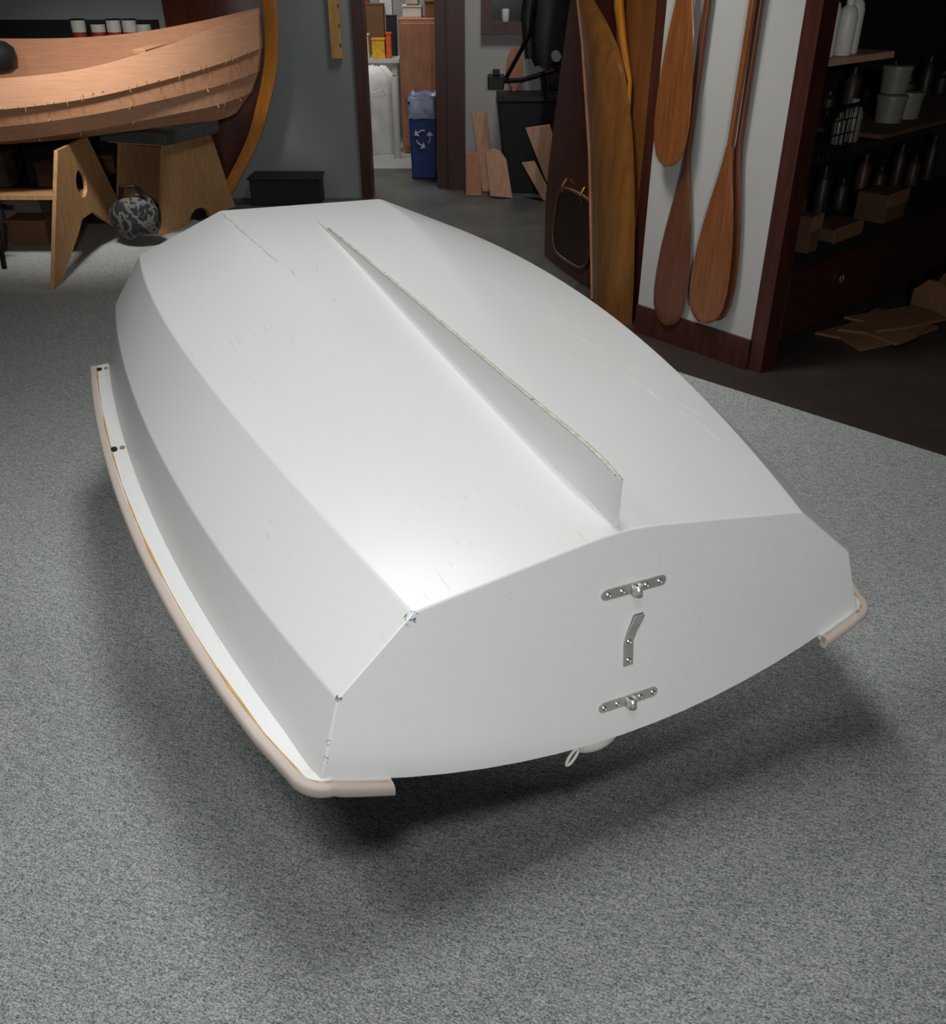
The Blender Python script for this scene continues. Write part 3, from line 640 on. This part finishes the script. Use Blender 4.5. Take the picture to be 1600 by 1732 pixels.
# ------------------------------------------------------------------ right shelving
rs_=T('shelving_unit',(1.9,3.9,.3),'dark shelving unit filled with bottles beside the post','shelf')
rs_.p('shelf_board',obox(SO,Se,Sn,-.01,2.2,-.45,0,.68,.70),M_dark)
rs_.p('shelf_board',obox(SO,Se,Sn,.0,.52,-.30,0,.99,1.012),M_cut,label='light wooden shelf board')
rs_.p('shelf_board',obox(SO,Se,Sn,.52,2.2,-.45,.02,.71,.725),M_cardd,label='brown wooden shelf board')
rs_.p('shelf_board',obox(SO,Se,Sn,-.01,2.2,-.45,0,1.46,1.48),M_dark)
for s in (-.04,2.2):rs_.p('upright',obox(SO,Se,Sn,s,s+.03,-.45,0,.301,2.2),M_dark)
def SP(s,dn):return (SO[0]+Se[0]*s+Sn[0]*dn,SO[1]+Se[1]*s+Sn[1]*dn)
def bottle(s,dn,z,r,h,lab,mat=M_whitep):
    x,y=SP(s,dn);k=T('plastic_bottle',(x,y,z),lab,'bottle','bottles on the shelves')
    k.p('body',lathe(x,y,[(r*.9,z),(r,z+.006),(r,z+h*.68),(r*.8,z+h*.80),(r*.38,z+h*.86),(r*.38,z+h*.9)],18),mat,smooth=40)
    k.p('cap',lathe(x,y,[(r*.44,z+h*.88),(r*.44,z+h),(r*.38,z+h*1.01)],14),mat,smooth=40)
for s,dn,r,h in((.05,-.05,.030,.17),(.13,-.07,.03,.20),(.21,-.05,.032,.18),(.30,-.07,.03,.2)):bottle(s,dn,1.0125,r,h,'white plastic epoxy bottle on light wooden shelf',M_whitep)
for s,dn,r,h in((.06,-.14,.034,.17),(.15,-.16,.04,.2),(.26,-.22,.035,.16),(.36,-.08,.026,.11)):bottle(s,dn,.7005,r,h,'frosted plastic resin bottle on dark shelf',M_dimp)
bottle(.45,-.08,.7005,.038,.15,'frosted plastic jug on dark shelf',M_dimp)
for s,dn,z in((.86,-.12,.7255),(1.02,-.12,.7255),(.90,-.14,.8305)):
    x,y=SP(s,dn);k=T('plastic_tub',(x,y,z),'white plastic tub with lid stacked on shelf','tub','white tubs on the shelf')
    k.p('body',lathe(x,y,[(.052,z),(.058,z+.09)],24),M_dimp,smooth=40);k.p('lid',lathe(x,y,[(.062,z+.09),(.062,z+.10),(.056,z+.103)],24),M_dimp,smooth=40)
wb=T('wire_basket',(*SP(.12,.03),.55),'black wire basket hanging on the shelf edge','basket')
ww=[]
for i in range(9):ww.append(tube([SP(.0+.035*i,.02)+(.62,),SP(.0+.035*i,.02)+(.86,)],.0022,5))
for j in range(6):ww.append(tube([SP(.0,.02)+(.62+.048*j,),SP(.28,.02)+(.62+.048*j,)],.0022,5))
wb.p('wire_grid',join(*ww),M_blackm);wb.p('rim',tube([SP(0,.02)+(.86,),SP(.28,.02)+(.86,),SP(.28,.05)+(.86,),SP(0,.05)+(.86,)],.003,6,closed=True),M_blackm)
db=T('drawer_bench',(1.9,4.0,0),'low reddish wood drawer bench below shelves','drawer bench')
db.p('body',obox(SO,Se,Sn,.0,2.2,-.44,-.012,.0,.30),M_dark)
q=db.p('drawer',obox(SO,Se,Sn,.02,2.18,-.012,.008,.03,.29),M_mahd,bevel=.004)
x0=SP(.43,.02);db.p('ring_pull',tube([Vector((x0[0]+Se[0]*.014*math.cos(a),x0[1]+Se[1]*.014*math.cos(a),.19+.014*math.sin(a))) for a in [2*math.pi*k/16 for k in range(16)]],.0024,6,closed=True),M_steel,parent=q)
for i,(s,dn,w_,dp,h) in enumerate(((.13,-.17,.15,.14,.13),(.31,-.13,.08,.12,.14),(.62,-.15,.25,.14,.05),(1.05,-.15,.2,.14,.12))):
    x,y=SP(s,dn);k=T('cardboard_box',(x,y,.302),'brown cardboard box on the drawer bench','box','boxes on the drawer bench')
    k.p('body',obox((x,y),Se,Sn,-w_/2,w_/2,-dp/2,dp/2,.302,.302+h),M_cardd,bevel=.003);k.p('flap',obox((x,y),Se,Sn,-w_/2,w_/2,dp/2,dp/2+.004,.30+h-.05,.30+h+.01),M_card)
M_db=plain('dark_bottle',c(38,33,29),.5);M_db2=plain('brown_bottle',c(66,47,34),.5)
for i in range(18):
    s=.42+i*.095;lo=i%2;x,y=SP(s,-.36);h=.10+.04*((i*7)%4);z=.302 if lo else .727
    if not lo and s<.52:z=.702
    k=T('supply_bottle',(x,y,z),'dark bottle stored on the shelving','bottle','dark supplies on shelves')
    k.p('body',lathe(x,y,[(.03,z),(.032,z+.01),(.032,z+h*.7),(.014,z+h*.85)],12),M_db if i%3 else M_db2,smooth=40);k.p('cap',lathe(x,y,[(.015,z+h*.85),(.015,z+h)],12),M_black)
# cardboard on the floor
for i,(x,y,w_,dp,a,z) in enumerate(((1.64,3.58,.48,.22,.55,.002),(1.68,3.60,.36,.24,.8,.014),(1.74,3.66,.38,.18,.40,.026))):
    e=(math.cos(a),math.sin(a));n_=(-math.sin(a),math.cos(a))
    k=T('cardboard_sheet',(x,y,z),'flattened brown cardboard sheet on dark floor','cardboard','flattened cardboard on the floor')
    out=[(-w_/2,-dp/2),(-w_*.1,-dp/2-.02),(w_/2,-dp/2),(w_/2+.02,0),(w_/2,dp/2),(-w_/2,dp/2),(-w_/2+.04,.02)]
    k.p('sheet',prism([(x+e[0]*p+n_[0]*q,y+e[1]*p+n_[1]*q,z+.001) for p,q in out],(0,0,.010)),M_card)
tr=T('cardboard_tray',(2.06,3.92,.002),'open brown cardboard carrier box with cut handle on floor','box')
a=.6;e=(math.cos(a),math.sin(a));n_=(-math.sin(a),math.cos(a));o_=(2.07,3.90)
def TP(p,q,z):return (o_[0]+e[0]*p+n_[0]*q,o_[1]+e[1]*p+n_[1]*q,z)
tr.p('base',obox(o_,e,n_,-.15,.15,-.09,.09,0.002,.01),M_card)
for q in(-.09,.085):tr.p('side',prism([TP(-.15,q,.01),TP(.15,q,.01),TP(.15,q,.08),TP(-.15,q,.08)],Vector((n_[0],n_[1],0))*.005),M_card)
for p in(-.15,.145):tr.p('end',prism([TP(p,-.09,.01),TP(p,.09,.01),TP(p,.09,.08),TP(p,0.03,.14),TP(p,-.03,.14),TP(p,-.09,.08)],Vector((e[0],e[1],0))*.005),M_card)
tr.p('handle_panel',plate_hole([TP(-.145,0,.01),TP(.145,0,.01),TP(.145,0,.12),TP(.07,0,.17),TP(-.07,0,.17),TP(-.145,0,.12)],[TP(.045*math.cos(b),0,.13+.013*math.sin(b)) for b in [2*math.pi*k/12 for k in range(12)]],Vector((n_[0],n_[1],0))*.005),M_card)
# ------------------------------------------------------------------ lights
def area(name,loc,size,pw,target=None,col=(1,1,1),spread=180):
    l=bpy.data.lights.new(name,'AREA');l.energy=pw;l.size=size;l.color=col;l.spread=math.radians(spread)
    o=bpy.data.objects.new(name,l);COL.objects.link(o);o.location=loc
    if target:
        o.rotation_euler=(Vector(target)-Vector(loc)).to_track_quat('-Z','Y').to_euler()
    return o
area('overhead_key_fill',(-.10,1.50,2.7),.6,6.6,(-.10,1.15,0),(1,.99,.975),122)
area('overhead_key_fill',(-.30,2.40,2.7),.55,7.2,(-.28,2.15,0),(1,.99,.975),102)
area('overhead_key_fill',(-1.45,.95,2.65),.6,5.2,(-1.10,.50,0),(1,.99,.98),95)  # added fill for the left foreground carpet, not a known fixture
area('overhead_key_fill',(-.1,-.2,2.65),.4,3.4,(-.05,.2,0),(1,.99,.98),75)  # added fill near the camera, lifts the foreground carpet
area('overhead_key_fill',(-1.45,3.4,2.65),.4,7.0,(-1.85,4.75,.98),(1,.96,.9),44)  # added narrow fill aimed at the wooden dinghy
area('back_room_light',(-.8,7.2,2.65),.8,32,(-.7,7.5,0),(1,.98,.95))
area('hall_light',(.1,5.2,2.65),.5,9,(.1,5.9,.2),(1,.97,.93),120)
area('partition_light',(-.1,2.9,2.65),.4,4.5,(.8,3.45,.8),(1,.96,.9),70)
sl=bpy.data.lights.new('transom_fill_spot','SPOT');sl.energy=160;sl.spot_size=math.radians(92);sl.spot_blend=.06;sl.shadow_soft_size=.07;sl.color=(1,.99,.98)  # added unseen spot behind the camera, brightens the transom above the hull shadow
so=bpy.data.objects.new('transom_fill_spot',sl);COL.objects.link(so);so.location=(.25,-1.25,1.62)
_v=Vector((.20,1.08,.17))-so.location;_h=Vector((_v.x,_v.y,0));_dep=math.atan2(-_v.z,_h.length)-math.radians(45)
_dir=_h.normalized()*math.cos(_dep)+Vector((0,0,-math.sin(_dep)));so.rotation_euler=_dir.to_track_quat('-Z','Y').to_euler()
wd=bpy.data.worlds.new('World');sc.world=wd;wd.use_nodes=True;wd.node_tree.nodes['Background'].inputs[0].default_value=(.02,.02,.022,1);wd.node_tree.nodes['Background'].inputs[1].default_value=1
cd=bpy.data.cameras.new('camera');cam=bpy.data.objects.new('camera',cd);COL.objects.link(cam)
cd.sensor_fit='HORIZONTAL';cd.sensor_width=36;cd.lens=36*1556.37/1600;cd.clip_start=.05
cam.location=(0,0,1.3);cam.rotation_euler=(math.radians(90-30.9967),0,0)
sc.camera=cam
sc.view_settings.view_transform='Standard'
